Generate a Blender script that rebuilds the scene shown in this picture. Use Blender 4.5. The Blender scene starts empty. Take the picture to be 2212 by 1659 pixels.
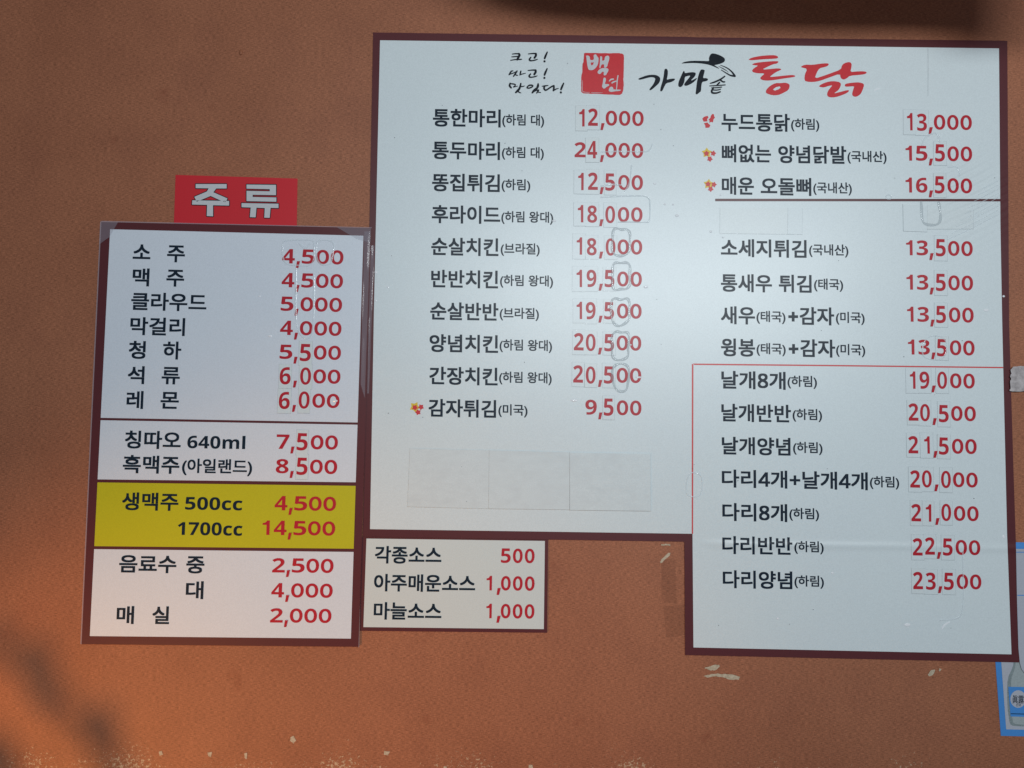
import bpy, math, random
from mathutils import Vector, Matrix, Euler, geometry
random.seed(4)
S = bpy.context.scene
COL = S.collection
rad = math.radians

# ---------------------------------------------------------------- camera
CAM_H = 1.50
DIST = 1.80
FPX = 1660.0                      # focal length for a picture 2212 wide
CU, CV = 1106.0, 829.5
cd = bpy.data.cameras.new('camera'); cam = bpy.data.objects.new('camera', cd); COL.objects.link(cam)
cd.sensor_width = 36; cd.lens = 36 * FPX / 2212; cd.clip_end = 50; cd.clip_start = 0.02
cam.location = (0, -DIST, CAM_H)
cam.rotation_euler = Euler((rad(92.1), rad(-0.7), rad(0.8)), 'XYZ')
S.camera = cam
RM = cam.rotation_euler.to_matrix()
CL = Vector(cam.location)

def P(u, v, d=0.0):
    """point of the plane d metres in front of the wall, read off the photograph"""
    r = RM @ Vector(((u - CU) / FPX, -(v - CV) / FPX, -1.0))
    t = (-d - CL.y) / r.y
    return CL + r * t

# ---------------------------------------------------------------- light
w = bpy.data.worlds.new('World'); S.world = w; w.use_nodes = True
bg = w.node_tree.nodes['Background']; bg.inputs[0].default_value = (0.62, 0.68, 0.80, 1); bg.inputs[1].default_value = 0.17

def area(name, loc, target, sx, sy, energy, color):
    l = bpy.data.lights.new(name, 'AREA'); l.shape = 'RECTANGLE'; l.size = sx; l.size_y = sy
    l.energy = energy; l.color = color
    o = bpy.data.objects.new(name, l); COL.objects.link(o); o.location = loc
    o.rotation_euler = (Vector(target) - Vector(loc)).to_track_quat('-Z', 'Y').to_euler()
    return o
area('window_light', (0.75, -3.2, CAM_H + 0.84), (0.1, 0, CAM_H + 0.2), 2.3, 0.60, 76, (0.90, 0.97, 1.0))

sl = bpy.data.lights.new('kitchen_lamp', 'SPOT'); sl.energy = 125; sl.color = (1.0, 0.45, 0.12)
sl.spot_size = rad(60); sl.spot_blend = 0.40; sl.shadow_soft_size = 0.17
so = bpy.data.objects.new('kitchen_lamp', sl); COL.objects.link(so)
so.location = (-1.75, -1.35, CAM_H - 1.75)
so.rotation_euler = (Vector((-0.95, 0, CAM_H - 1.22)) - so.location).to_track_quat('-Z', 'Y').to_euler()

S.view_settings.view_transform = 'Standard'; S.view_settings.look = 'None'
S.view_settings.exposure = 0.0; S.view_settings.gamma = 1.0

# ---------------------------------------------------------------- materials
class N:
    def __init__(self, name):
        self.m = bpy.data.materials.new(name); self.m.use_nodes = True
        self.t = self.m.node_tree; self.b = self.t.nodes['Principled BSDF']
        self.out = self.t.nodes['Material Output']
    def node(self, kind, **kw):
        n = self.t.nodes.new(kind)
        for k, v in kw.items():
            if k in n.inputs.keys(): n.inputs[k].default_value = v
            else: setattr(n, k, v)
        return n
    def link(self, a, b): self.t.links.new(a, b)
    def math(self, op, a, b=None, clamp=False):
        n = self.t.nodes.new('ShaderNodeMath'); n.operation = op; n.use_clamp = clamp
        for i, x in enumerate((a, b)):
            if x is None: continue
            if isinstance(x, (int, float)): n.inputs[i].default_value = x
            else: self.link(x, n.inputs[i])
        return n.outputs[0]
    def noise(self, scale, detail=2, rough=0.5, stretch=(1, 1, 1), off=(0, 0, 0)):
        g = self.node('ShaderNodeNewGeometry')
        mp = self.node('ShaderNodeMapping'); mp.inputs['Scale'].default_value = stretch; mp.inputs['Location'].default_value = off
        self.link(g.outputs['Position'], mp.inputs['Vector'])
        n = self.node('ShaderNodeTexNoise'); n.inputs['Scale'].default_value = scale
        n.inputs['Detail'].default_value = detail; n.inputs['Roughness'].default_value = rough
        self.link(mp.outputs[0], n.inputs['Vector'])
        return n.outputs['Fac']
    def ramp(self, fac, stops):
        r = self.node('ShaderNodeValToRGB'); e = r.color_ramp.elements
        while len(e) < len(stops): e.new(0.5)
        for el, (p, c) in zip(e, stops): el.position = p; el.color = (*c, 1)
        self.link(fac, r.inputs[0]); return r.outputs[0]
    def mix(self, fac, a, b, mode='MIX'):
        n = self.node('ShaderNodeMix'); n.data_type = 'RGBA'; n.blend_type = mode
        for s, x in ((n.inputs[0], fac), (n.inputs[6], a), (n.inputs[7], b)):
            if isinstance(x, (int, float)): s.default_value = x
            elif isinstance(x, tuple): s.default_value = (*x, 1)
            else: self.link(x, s)
        return n.outputs[2]

def vinyl(name, base, rough=0.36, grain=0.05, spec=0.5, wave=0.0016, gloss_bump=True, coat=0.0):
    """printed, laminated sheet: faint grain, slightly wavy surface"""
    n = N(name)
    f = n.noise(420, 2, 0.6); g = n.noise(5, 3, 0.5)
    lo = tuple(c * (1 - grain) for c in base); hi = tuple(min(1, c * (1 + grain)) for c in base)
    c1 = n.ramp(f, [(0.3, lo), (0.7, hi)])
    c2 = n.mix(g, (0.965, 0.965, 0.975), (1.0, 1.0, 0.99))
    n.link(n.mix(1.0, c1, c2, 'MULTIPLY'), n.b.inputs['Base Color'])
    n.b.inputs['Roughness'].default_value = rough
    n.b.inputs['Specular IOR Level'].default_value = spec
    n.b.inputs['Coat Weight'].default_value = coat; n.b.inputs['Coat Roughness'].default_value = 0.12
    if gloss_bump:
        h = n.math('ADD', n.math('MULTIPLY', n.noise(3.2, 1, 0.4, (1, 1, 0.6)), 1.0), n.math('MULTIPLY', n.noise(16, 2, 0.5), 0.06))
        # soft crease across the lower right of the big board, and slanting ripples at its right edge
        geo = n.node('ShaderNodeNewGeometry'); sx = n.node('ShaderNodeSeparateXYZ'); n.link(geo.outputs['Position'], sx.inputs[0])
        x, z = sx.outputs[0], sx.outputs[2]
        pc = P(1700, 1172)
        dz = n.math('ADD', n.math('SUBTRACT', z, pc.z), n.math('MULTIPLY', n.noise(4, 1), 0.012))
        gz = n.math('POWER', 2.718, n.math('MULTIPLY', n.math('MULTIPLY', dz, dz), -14000.0))
        maskx = n.math('MULTIPLY', n.math('ADD', x, -P(1500, 1172).x), 12.0, True)
        crease = n.math('MULTIPLY', n.math('MULTIPLY', gz, maskx), 1.0)
        pr = P(2085, 400)
        dx2 = n.math('SUBTRACT', x, pr.x); dz2 = n.math('SUBTRACT', z, pr.z)
        rr = n.math('ADD', n.math('MULTIPLY', dx2, dx2), n.math('MULTIPLY', dz2, dz2))
        mk = n.math('POWER', 2.718, n.math('MULTIPLY', rr, -95.0))
        ph = n.math('ADD', n.math('ADD', n.math('MULTIPLY', dz2, 330.0), n.math('MULTIPLY', dx2, -165.0)), n.math('MULTIPLY', n.noise(9, 1), 5.0))
        rip = n.math('MULTIPLY', n.math('MULTIPLY', n.math('SINE', ph), mk), 0.32)
        h = n.math('ADD', n.math('ADD', h, crease), rip)
        bp = n.node('ShaderNodeBump'); bp.inputs['Strength'].default_value = 1.0; bp.inputs['Distance'].default_value = wave
        n.link(h, bp.inputs['Height']); n.link(bp.outputs[0], n.b.inputs['Normal'])
    return n.m

M = {}
M['white'] = vinyl('white_vinyl', (0.648, 0.715, 0.735), 0.35, spec=0.62)
M['white_left'] = vinyl('white_vinyl_drinks', (0.66, 0.705, 0.77), 0.34, spec=0.58)
M['cream'] = vinyl('cream_card', (0.60, 0.655, 0.65), 0.40)
M['sticker'] = vinyl('sticker_paper', (0.643, 0.709, 0.730), 0.35, spec=0.60)
M['sticker_warm'] = vinyl('sticker_paper_old', (0.643, 0.702, 0.715), 0.35, spec=0.62)
M['paper'] = vinyl('blank_paper', (0.630, 0.690, 0.705), 0.42, grain=0.06)
def ghost_print(m):
    n = N.__new__(N); n.m = m; n.t = m.node_tree; n.b = n.t.nodes['Principled BSDF']; n.out = n.t.nodes['Material Output']
    src = n.b.inputs['Base Color'].links[0].from_socket
    a = n.noise(1, 3, 0.6, (30, 1, 60)); b = n.noise(6, 2, 0.5, off=(1, 1, 5))
    k = n.math('MULTIPLY', n.math('SUBTRACT', n.math('ADD', a, n.math('MULTIPLY', b, 0.5)), 0.68, True), 3.0, True)
    n.link(n.mix(k, src, (0.575, 0.625, 0.64)), n.b.inputs['Base Color'])
ghost_print(M['paper'])
M['maroon'] = vinyl('maroon_print', (0.092, 0.018, 0.022), 0.36, grain=0.10)
M['dark'] = vinyl('navy_ink', (0.007, 0.017, 0.032), 0.36, grain=0.1, spec=0.24)
M['black'] = vinyl('black_ink', (0.005, 0.009, 0.016), 0.38, grain=0.1, spec=0.22)
M['redink'] = vinyl('red_ink', (0.45, 0.016, 0.030), 0.36, grain=0.05, spec=0.34)
M['redprint'] = vinyl('red_print', (0.58, 0.022, 0.032), 0.36, grain=0.06)
M['sealmark'] = vinyl('pale_mark', (0.55, 0.56, 0.58), 0.36)
M['redline'] = vinyl('red_line', (0.62, 0.06, 0.06), 0.4)
M['yellow'] = vinyl('yellow_print', (0.50, 0.47, 0.010), 0.36)
M['star_yellow'] = vinyl('star_yellow', (0.70, 0.50, 0.03), 0.36)
M['blue'] = vinyl('blue_print', (0.06, 0.25, 0.62), 0.4)
M['lilac'] = vinyl('poster_paper', (0.42, 0.44, 0.50), 0.4)
M['glass_print'] = vinyl('bottle_print', (0.22, 0.27, 0.28), 0.4, grain=0.2)
M['glass_light'] = vinyl('bottle_print_light', (0.34, 0.39, 0.40), 0.4, grain=0.1)

def clear(name, color, alpha, rough):
    n = N(name)
    n.b.inputs['Base Color'].default_value = (*color, 1); n.b.inputs['Roughness'].default_value = rough
    n.b.inputs['Coat Weight'].default_value = 0.6; n.b.inputs['Coat Roughness'].default_value = 0.08
    tr = n.node('ShaderNodeBsdfTransparent'); mx = n.node('ShaderNodeMixShader'); mx.inputs[0].default_value = alpha
    n.link(tr.outputs[0], mx.inputs[1]); n.link(n.b.outputs[0], mx.inputs[2]); n.link(mx.outputs[0], n.out.inputs[0])
    return n.m
M['ridge'] = clear('clear_ridge', (0.52, 0.58, 0.61), 0.36, 0.10)
M['ridge_thin_lit'] = clear('clear_ridge_thin_lit', (0.86, 0.92, 0.96), 0.40, 0.10)  # paler base puts the highlights of thin ridges into the colour
M['bubble'] = clear('white_bubble_glint', (0.95, 0.97, 1.0), 0.8, 0.10)  # white base stands in for the highlights on the small domes
M['tape'] = clear('clear_tape', (0.50, 0.48, 0.56), 0.22, 0.16)
M['film'] = clear('film_edge', (0.42, 0.36, 0.42), 0.5, 0.2)
M['faint_grey'] = clear('clear_grey', (0.16, 0.17, 0.19), 0.20, 0.5)  # see-through grey for thin outlines and one faint line
M['residue'] = clear('tape_residue', (0.12, 0.045, 0.025), 0.11, 0.35)

def wall_mat():
    n = N('canvas_wallpaper')
    hz = n.noise(1, 3, 0.65, (110, 1, 820)); vt = n.noise(1, 3, 0.65, (820, 1, 130), (7, 0, 3))
    fine = n.noise(380, 2, 0.6)
    blot = n.noise(2.3, 4, 0.55); blot2 = n.noise(7.5, 4, 0.6, (1, 1, 0.8), (3, 0, 9))
    base = n.ramp(blot, [(0.30, (0.278, 0.101, 0.050)), (0.50, (0.318, 0.119, 0.060)), (0.72, (0.352, 0.133, 0.067))])
    base = n.mix(n.math('MULTIPLY', n.ramp(blot2, [(0.35, (1, 1, 1)), (0.52, (0, 0, 0))]), 0.30), base, (0.24, 0.085, 0.046))
    th = n.math('ADD', n.math('MULTIPLY', hz, 0.66), n.math('MULTIPLY', vt, 0.34))
    thr = n.ramp(th, [(0.40, (0.66, 0.65, 0.63)), (0.60, (1.35, 1.37, 1.43))])
    base = n.mix(1.0, base, thr, 'MULTIPLY')
    st = n.noise(11, 3, 0.55, (1, 1, 1), (21, 3, 6))
    base = n.mix(n.math('MULTIPLY', n.math('SUBTRACT', st, 0.66), 5.0, True), base, (0.19, 0.05, 0.024))
    # rubbed flecks: rare over the wall, thick in a band low down
    geo = n.node('ShaderNodeNewGeometry'); sx = n.node('ShaderNodeSeparateXYZ'); n.link(geo.outputs['Position'], sx.inputs[0])
    zl = P(1100, 1659).z
    low = n.math('MULTIPLY', n.math('SUBTRACT', zl + 0.20, sx.outputs[2]), 5.0, True)
    low = n.math('POWER', low, 1.6)
    patch = n.math('MULTIPLY', n.noise(6, 2, 0.5, off=(4, 1, 2)), 1.0)
    fl = n.noise(120, 4, 0.8, (1, 1, 1.1), (2, 5, 1))
    thv = n.math('SUBTRACT', 0.83, n.math('MULTIPLY', n.math('MULTIPLY', low, patch), 0.50))
    fleck = n.math('MULTIPLY', n.math('SUBTRACT', fl, thv), 26.0, True)
    sp = n.noise(300, 1, 0.5, (1, 1, 1), (9, 9, 9))
    spark = n.math('MULTIPLY', n.math('SUBTRACT', sp, 0.765), 20.0, True)
    fleck = n.math('MAXIMUM', fleck, n.math('MULTIPLY', spark, 0.6))
    col = n.mix(n.math('MULTIPLY', fleck, 0.8), base, (0.55, 0.42, 0.28))
    n.link(col, n.b.inputs['Base Color'])
    n.b.inputs['Roughness'].default_value = 0.52; n.b.inputs['Specular IOR Level'].default_value = 0.32
    bp = n.node('ShaderNodeBump'); bp.inputs['Strength'].default_value = 0.9; bp.inputs['Distance'].default_value = 0.0006
    h = n.math('ADD', th, n.math('MULTIPLY', fine, 0.35))
    n.link(h, bp.inputs['Height']); n.link(bp.outputs[0], n.b.inputs['Normal'])
    return n.m
M['wall'] = wall_mat()

def rough_mat(name, a, b, scale, bump=0.001, r=0.85):
    n = N(name); f = n.noise(scale, 4, 0.6)
    n.link(n.ramp(f, [(0.3, a), (0.7, b)]), n.b.inputs['Base Color']); n.b.inputs['Roughness'].default_value = r
    bp = n.node('ShaderNodeBump'); bp.inputs['Distance'].default_value = bump; n.link(f, bp.inputs['Height']); n.link(bp.outputs[0], n.b.inputs['Normal'])
    return n.m
M['plaster'] = rough_mat('bare_plaster', (0.36, 0.29, 0.20), (0.56, 0.48, 0.36), 160)
M['torn'] = rough_mat('torn_foam', (0.30, 0.27, 0.27), (0.52, 0.48, 0.48), 90, 0.003)
M['plastic'] = rough_mat('cream_plastic', (0.62, 0.61, 0.57), (0.66, 0.65, 0.61), 30, 0.0002, 0.45)
M['shade_leaf'] = rough_mat('shade_leaf', (0.03, 0.08, 0.02), (0.06, 0.13, 0.03), 30, 0.0005, 0.5)

# ---------------------------------------------------------------- mesh helpers
def link(o, parent=None, label=None, cat=None, group=None, kind=None):
    COL.objects.link(o)
    if parent:
        o.parent = parent
        o.matrix_parent_inverse = Matrix.Translation(-Vector(parent.location))
    for k, v in (('label', label), ('category', cat), ('group', group), ('kind', kind)):
        if v: o[k] = v
    return o

def empty(name, uv, label, cat, **kw):
    o = bpy.data.objects.new(name, None); o.empty_display_size = 0.05; o.location = P(*uv)
    return link(o, None, label, cat, **kw)

def mesh_obj(name, verts, faces, m, parent=None, smooth=False, **kw):
    me = bpy.data.meshes.new(name); me.from_pydata([tuple(v) for v in verts], [], faces); me.materials.append(M[m] if isinstance(m, str) else m)
    if smooth:
        for p in me.polygons: p.use_smooth = True
    me.update()
    return link(bpy.data.objects.new(name, me), parent, **kw)

class G:
    """collects flat print and thin solids, each traced at its place on the wall"""
    def __init__(self): self.v = []; self.f = []; self.k = 0
    def tri(self, pts, faces, d):
        b = len(self.v); self.v += [P(u, v, d) for u, v in pts]; self.f += [tuple(i + b for i in f) for f in faces]
    def poly(self, outer, d, holes=()):
        loops = [outer, *holes]
        flat = [p for l in loops for p in l]
        tr = geometry.tessellate_polygon([[Vector((p[0], -p[1], 0)) for p in l] for l in loops])
        fs = []
        for t in tr:
            a, b, c = (flat[i] for i in t)
            cr = (b[0] - a[0]) * (-c[1] + a[1]) - (-b[1] + a[1]) * (c[0] - a[0])
            fs.append(t if cr > 0 else (t[0], t[2], t[1]))
        self.tri(flat, fs, d)
    def prism(self, outer, d0, d1, holes=()):
        self.poly(outer, d1, holes)
        for l in (outer, *holes):
            n = len(l); b = len(self.v)
            self.v += [P(u, v, d1) for u, v in l] + [P(u, v, d0) for u, v in l]
            for i in range(n):
                j = (i + 1) % n; self.f.append((b + i, b + j, b + n + j, b + n + i))
    def build(self, name, m, parent=None, **kw): return mesh_obj(name, self.v, self.f, m, parent, **kw)

def chaikin(p, it=1, closed=True):
    for _ in range(it):
        q = []; n = len(p)
        for i in range(n if closed else n - 1):
            a, b = p[i], p[(i + 1) % n]
            q += [(a[0] * .75 + b[0] * .25, a[1] * .75 + b[1] * .25), (a[0] * .25 + b[0] * .75, a[1] * .25 + b[1] * .75)]
        p = q if closed else [p[0], *q, p[-1]]
    return p

def spline(pts, n=7):
    out = []
    for i in range(len(pts) - 1):
        p0 = pts[max(i - 1, 0)]; p1 = pts[i]; p2 = pts[i + 1]; p3 = pts[min(i + 2, len(pts) - 1)]
        for k in range(n):
            t = k / n
            out.append(tuple(0.5 * ((2 * b) + (c - a) * t + (2 * a - 5 * b + 4 * c - e) * t * t + (-a + 3 * b - 3 * c + e) * t ** 3)
                       for a, b, c, e in zip(p0, p1, p2, p3)))
    out.append(tuple(pts[-1])); return out

def brush(g, pts, d):
    """one brush stroke of varying width with round ends"""
    s = spline(pts); L = []; R = []
    for i, (x, y, wd) in enumerate(s):
        a = s[max(i - 1, 0)]; b = s[min(i + 1, len(s) - 1)]
        tx, ty = b[0] - a[0], b[1] - a[1]; l = math.hypot(tx, ty) or 1
        nx, ny = -ty / l * wd / 2, tx / l * wd / 2
        L.append((x + nx, y + ny)); R.append((x - nx, y - ny))
    n = len(s)
    # single stroke: strip, then a cap disc a hair above it
    b0 = len(g.v); g.v += [P(*p, d) for p in L] + [P(*p, d) for p in R]
    for i in range(n - 1): g.f.append((b0 + i, b0 + i + 1, b0 + n + i + 1, b0 + n + i))
    for (x, y, wd), dd in ((s[0], 1e-5), (s[-1], 2e-5)):
        g.poly([(x + wd / 2 * math.cos(t * math.pi / 6), y + wd / 2 * math.sin(t * math.pi / 6)) for t in range(12)], d + dd)

def disc(cx, cy, rx, ry=None, n=20):
    ry = ry or rx
    return [(cx + rx * math.cos(2 * math.pi * i / n), cy + ry * math.sin(2 * math.pi * i / n)) for i in range(n)]
def star(cx, cy, r, rot=-90, k=0.55):
    return [(cx + (r if i % 2 == 0 else r * k) * math.cos(rad(rot + 36 * i)), cy + (r if i % 2 == 0 else r * k) * math.sin(rad(rot + 36 * i))) for i in range(10)]
def xf(pts, ox, oy, s): return [(ox + p[0] * s, oy + p[1] * s, *[q * s for q in p[2:]]) for p in pts]

# ---------------------------------------------------------------- lettering
_cache = {}
def glyphs(s, off):
    key = (s, off)
    if key not in _cache:
        c = bpy.data.curves.new('t', 'FONT'); c.body = s; c.size = 1; c.offset = off; c.resolution_u = 4
        o = bpy.data.objects.new('t', c); COL.objects.link(o)
        me = bpy.data.meshes.new_from_object(o.evaluated_get(bpy.context.evaluated_depsgraph_get()))
        vs = [(v.co.x, v.co.y) for v in me.vertices]; fs = []
        for p in me.polygons:
            a, b, cc = (vs[i] for i in p.vertices[:3])
            fs.append(tuple(p.vertices))
        bpy.data.meshes.remove(me); bpy.data.objects.remove(o); bpy.data.curves.remove(c)
        _cache[key] = (vs, fs)
    return _cache[key]
def bold(s):
    o = ''
    for c in s:
        if c.isdigit() and ord(c) < 128: o += chr(0x1D7EC + int(c))
        elif c.isalpha() and c.islower() and ord(c) < 128: o += chr(0x1D5EE + ord(c) - 97)
        else: o += c
    return o
REF = glyphs('통', 0.0)[0]; RY0 = min(v[1] for v in REF); RY1 = max(v[1] for v in REF); RC = (RY0 + RY1) / 2

def letters(g, s, x0, x1, yc, H, d, slope, lean, wt=0.010, off=0.0, fit=None, dirs=4):
    """set string s between x0 and x1 with its middle line at yc; H is the height of a full syllable.
    fit='box' stretches the glyph to exactly H high instead"""
    vs, fs = glyphs(s, off)
    mx0, mx1 = min(v[0] for v in vs) - wt, max(v[0] for v in vs) + wt
    sx = (x1 - x0) / (mx1 - mx0)
    if fit == 'box':
        y0, y1 = min(v[1] for v in vs) - wt, max(v[1] for v in vs) + wt; sy = H / (y1 - y0); rc = (y0 + y1) / 2
    else:
        sy = H / (RY1 - RY0 + 2 * wt); rc = RC
    um = (x0 + x1) / 2
    shifts = [(0, 0)] if wt == 0 else [(wt * math.cos(math.pi * (2 * k + 1) / dirs), wt * math.sin(math.pi * (2 * k + 1) / dirs)) for k in range(dirs)]
    for i, (ax, ay) in enumerate(shifts):
        pts = []
        for (x, y) in vs:
            u = x0 + (x + ax - mx0) * sx; dv = -(y + ay - rc) * sy
            pts.append((u + lean * dv, yc + dv + slope * (u - um)))
        g.tri(pts, fs, d + i * 1.5e-5)

# board geometry: slope of printed lines and lean of uprights at a place
def main_sl(u, v): return 0.013 + (v - 80) / 1340 * 0.0105, -0.0119 + (u - 806) / 1384 * 0.0305
def left_sl(u, v): return 0.0256 - 0.0000175 * (v - 495), -0.047 + (u - 200) / 580 * 0.0195

def digit(g, ch, cx, cy, W, H, d, sl, ln, wt=0.0):
    tr = lambda pts, wd: [(cx + (x - .5) * wd + ln * (y - .5) * H, cy + (y - .5) * H + sl * (x - .5) * wd) for x, y in pts]
    if ch == '1':
        cx -= W * 0.03
        g.poly(tr([(.62, 0), (1, 0), (1, 1), (.56, 1), (.56, .30), (0, .30), (0, .185), (.30, .16), (.50, .09)], W * 0.56), d); return
    wdt = W
    if ch == '0':
        def se(a, b):
            o = []
            for i in range(32):
                t = 2 * math.pi * i / 32; c, q = math.cos(t), math.sin(t)
                o.append((.5 + a * math.copysign(abs(c) ** .92, c), .5 + b * math.copysign(abs(q) ** .92, q)))
            return o
        sd = 0.262 * (24.6 / W) ** 0.3
        g.poly(tr(se(.5, .5), W), d, [tr(se(.5 - sd, .5 - 0.165 * 32.5 / H), W)]); return
    letters(g, bold(ch), cx - wdt / 2, cx + wdt / 2, cy, H, d, sl, ln, wt=wt, off=0.0, fit='box')
def comma(g, x, y, d, k=1.0, ln=0):
    g.poly([(x - 1.5 * k, y - 4.5 * k), (x + 5.5 * k, y - 4.5 * k), (x + 1.5 * k, y + 11 * k), (x - 4.0 * k, y + 11 * k)], d)

STK = {'n': 0}
def price(board, text, R, yc, d, slf, stuck=(), W=24.6, H=32.5, cell=28.7, jit=None):
    """text like '12,000'; stuck holds the places, counted from the right, whose digit is on a stuck-on paper"""
    sl, ln = slf(R - 60, yc)
    g = G(); digs = text.replace(',', '')
    n = len(digs); k = cell / 28.7
    for i, ch in enumerate(reversed(digs)):
        cx = R - W / 2 - i * cell - (10.5 * k if i > 2 else 0) + (1.5 if i > 3 else 0)
        cy = yc + sl * (cx - R)
        if i in stuck:
            rnd = random.Random(int(R * 7 + yc * 13 + i)); rx = rnd.uniform(-1.3, 1.3) ; ry = rnd.uniform(-1.6, 1.0)
            rot = rnd.uniform(-0.012, 0.012); hw = rnd.uniform(12.6, 14.6); hh = rnd.uniform(25.5, 27.5)
            if ch == '1': rx += 2
            c0 = (cx + rx - (1.5 if ch == '1' else 0), cy + ry + 1.0)
            q = [(c0[0] + a * hw + b * hh * (ln - rot), c0[1] + b * hh + a * hw * (sl + rot)) for a, b in ((-1, -1), (-1, 1), (1, 1), (1, -1))]
            sg = G(); th = rnd.uniform(0.00035, 0.0007); sg.prism(q, d, d + th)
            eg = G(); eg.poly([(c0[0] + (p[0] - c0[0]) * 1.055, c0[1] + 0.35 + (p[1] - c0[1]) * 1.03) for p in q], d + 0.00015)  # grey outline a little larger than the sticker
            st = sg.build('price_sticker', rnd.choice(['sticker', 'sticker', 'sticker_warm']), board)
            eg.build('sticker_edge', 'faint_grey', st)
            dg = G(); digit(dg, ch, cx + rx, cy + ry, W * 0.86, 37.5, d + th + 0.00022, sl + rot, ln - rot)
            dg.build('digit', 'redink', st)
        else:
            g = G(); digit(g, ch, cx, cy, W, H, d + 0.0004, sl, ln); g.build('digit', 'redink', board)
    if ',' in text:
        g = G(); x = R - 89.5 * k - (W - 24.6) * 0.6; comma(g, x, yc + H / 2 + sl * (x - R) - 1, d + 0.0012, 0.95)
        g.build('comma', 'redink', board)

def light_digits(s):
    return ''.join(chr(0x1D7E2 + int(c)) if c.isdigit() else c for c in s)

def prop(board, segs, d, slf, mat='dark', name='menu_lettering'):
    for s, x0, x1, yc, H in segs:
        g = G()
        sl, ln = slf((x0 + x1) / 2, yc)
        small = H < 30
        letters(g, light_digits(s), x0, x1, yc, H, d + 0.0004, sl, ln, wt=0.031 if not small else 0.027, off=0.0)
        g.build(name, mat, board)

# ---------------------------------------------------------------- the wall
g = G()
wl = []
wv = [(-4, 0, 0), (4, 0, 0), (4, 0, 3.2), (-4, 0, 3.2)]
wall = mesh_obj('wall', wv, [(0, 1, 2, 3)], 'wall', kind='structure', label='orange-brown canvas-textured wallpaper wall')

def blob(pts, n_jit=0.8, seed=1):
    r = random.Random(seed); out = []
    for i in range(len(pts)):
        a, b = pts[i], pts[(i + 1) % len(pts)]
        for k in range(3):
            t = k / 3; out.append((a[0] + (b[0] - a[0]) * t + r.uniform(-n_jit, n_jit), a[1] + (b[1] - a[1]) * t + r.uniform(-n_jit, n_jit)))
    return out
def Z4(pts): return [(1404 + .3652 * x, 1134 + .3652 * y) for x, y in pts]
def Z7(pts): return [(756 + .3489 * x, 1080 + .3489 * y) for x, y in pts]
chips = [Z4([(320,845),(345,840),(375,828),(410,825),(412,840),(385,858),(360,862),(335,850)]),
         Z4([(318,893),(350,885),(400,880),(440,882),(490,885),(535,900),(525,915),(470,915),(430,900),(390,895),(340,903)]),
         Z4([(60,225),(65,205),(110,165),(125,160),(118,178),(75,222)]),
         Z4([(1645,885),(1660,862),(1680,855),(1688,860),(1672,890),(1650,893)]),
         Z4([(1712,850),(1724,852),(1716,868),(1708,862)]),
         Z4([(65,113),(95,111),(120,116),(122,124),(90,122),(70,122)]),
         Z7([(578,1650),(598,1648),(604,1680),(576,1680)]), Z7([(1108,1642),(1132,1640),(1134,1658),(1122,1680),(1108,1680)]),
         [(628,1592),(634,1590),(640,1600),(634,1606),(627,1600)], [(830,1622),(842,1624),(838,1632),(829,1630)],
         [(343,1624),(349,1622),(352,1630),(345,1633)], [(448,1626),(458,1624),(456,1636),(450,1633)], [(527,1628),(534,1626),(533,1640),(529,1637)]]
for i, c in enumerate(chips):
    q = G(); q.prism(blob(c, 0.9 if i < 8 else 0.6, i), 0.0001, 0.0007); q.build('peeled_patch', 'plaster', wall)
q = G(); q.poly([(1428, 1207), (1459, 1209), (1461, 1303), (1436, 1302), (1429, 1292)], 0.0005); q.build('tape_residue', 'residue', wall)
q = G(); q.poly([(1432, 1310), (1478, 1306), (1480, 1372), (1440, 1378)], 0.0005); q.build('tape_residue', 'residue', wall)
# small bump of glue under the paper
def dome(g, u, v, ru, rv, h, d, n=14, rings=4):
    b = len(g.v)
    for k in range(rings + 1):
        a = math.pi / 2 * k / rings
        for i in range(n):
            t = 2 * math.pi * i / n
            g.v.append(P(u + ru * math.cos(a) * math.cos(t), v + rv * math.cos(a) * math.sin(t), d + h * math.sin(a)))
    for k in range(rings):
        for i in range(n):
            j = (i + 1) % n; g.f.append((b + k * n + j, b + k * n + i, b + (k + 1) * n + i, b + (k + 1) * n + j))
q = G(); dome(q, 520, 113, 3.6, 6.5, 0.004, 0.0); q.build('paper_bump', 'wall', wall, smooth=True)

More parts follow.
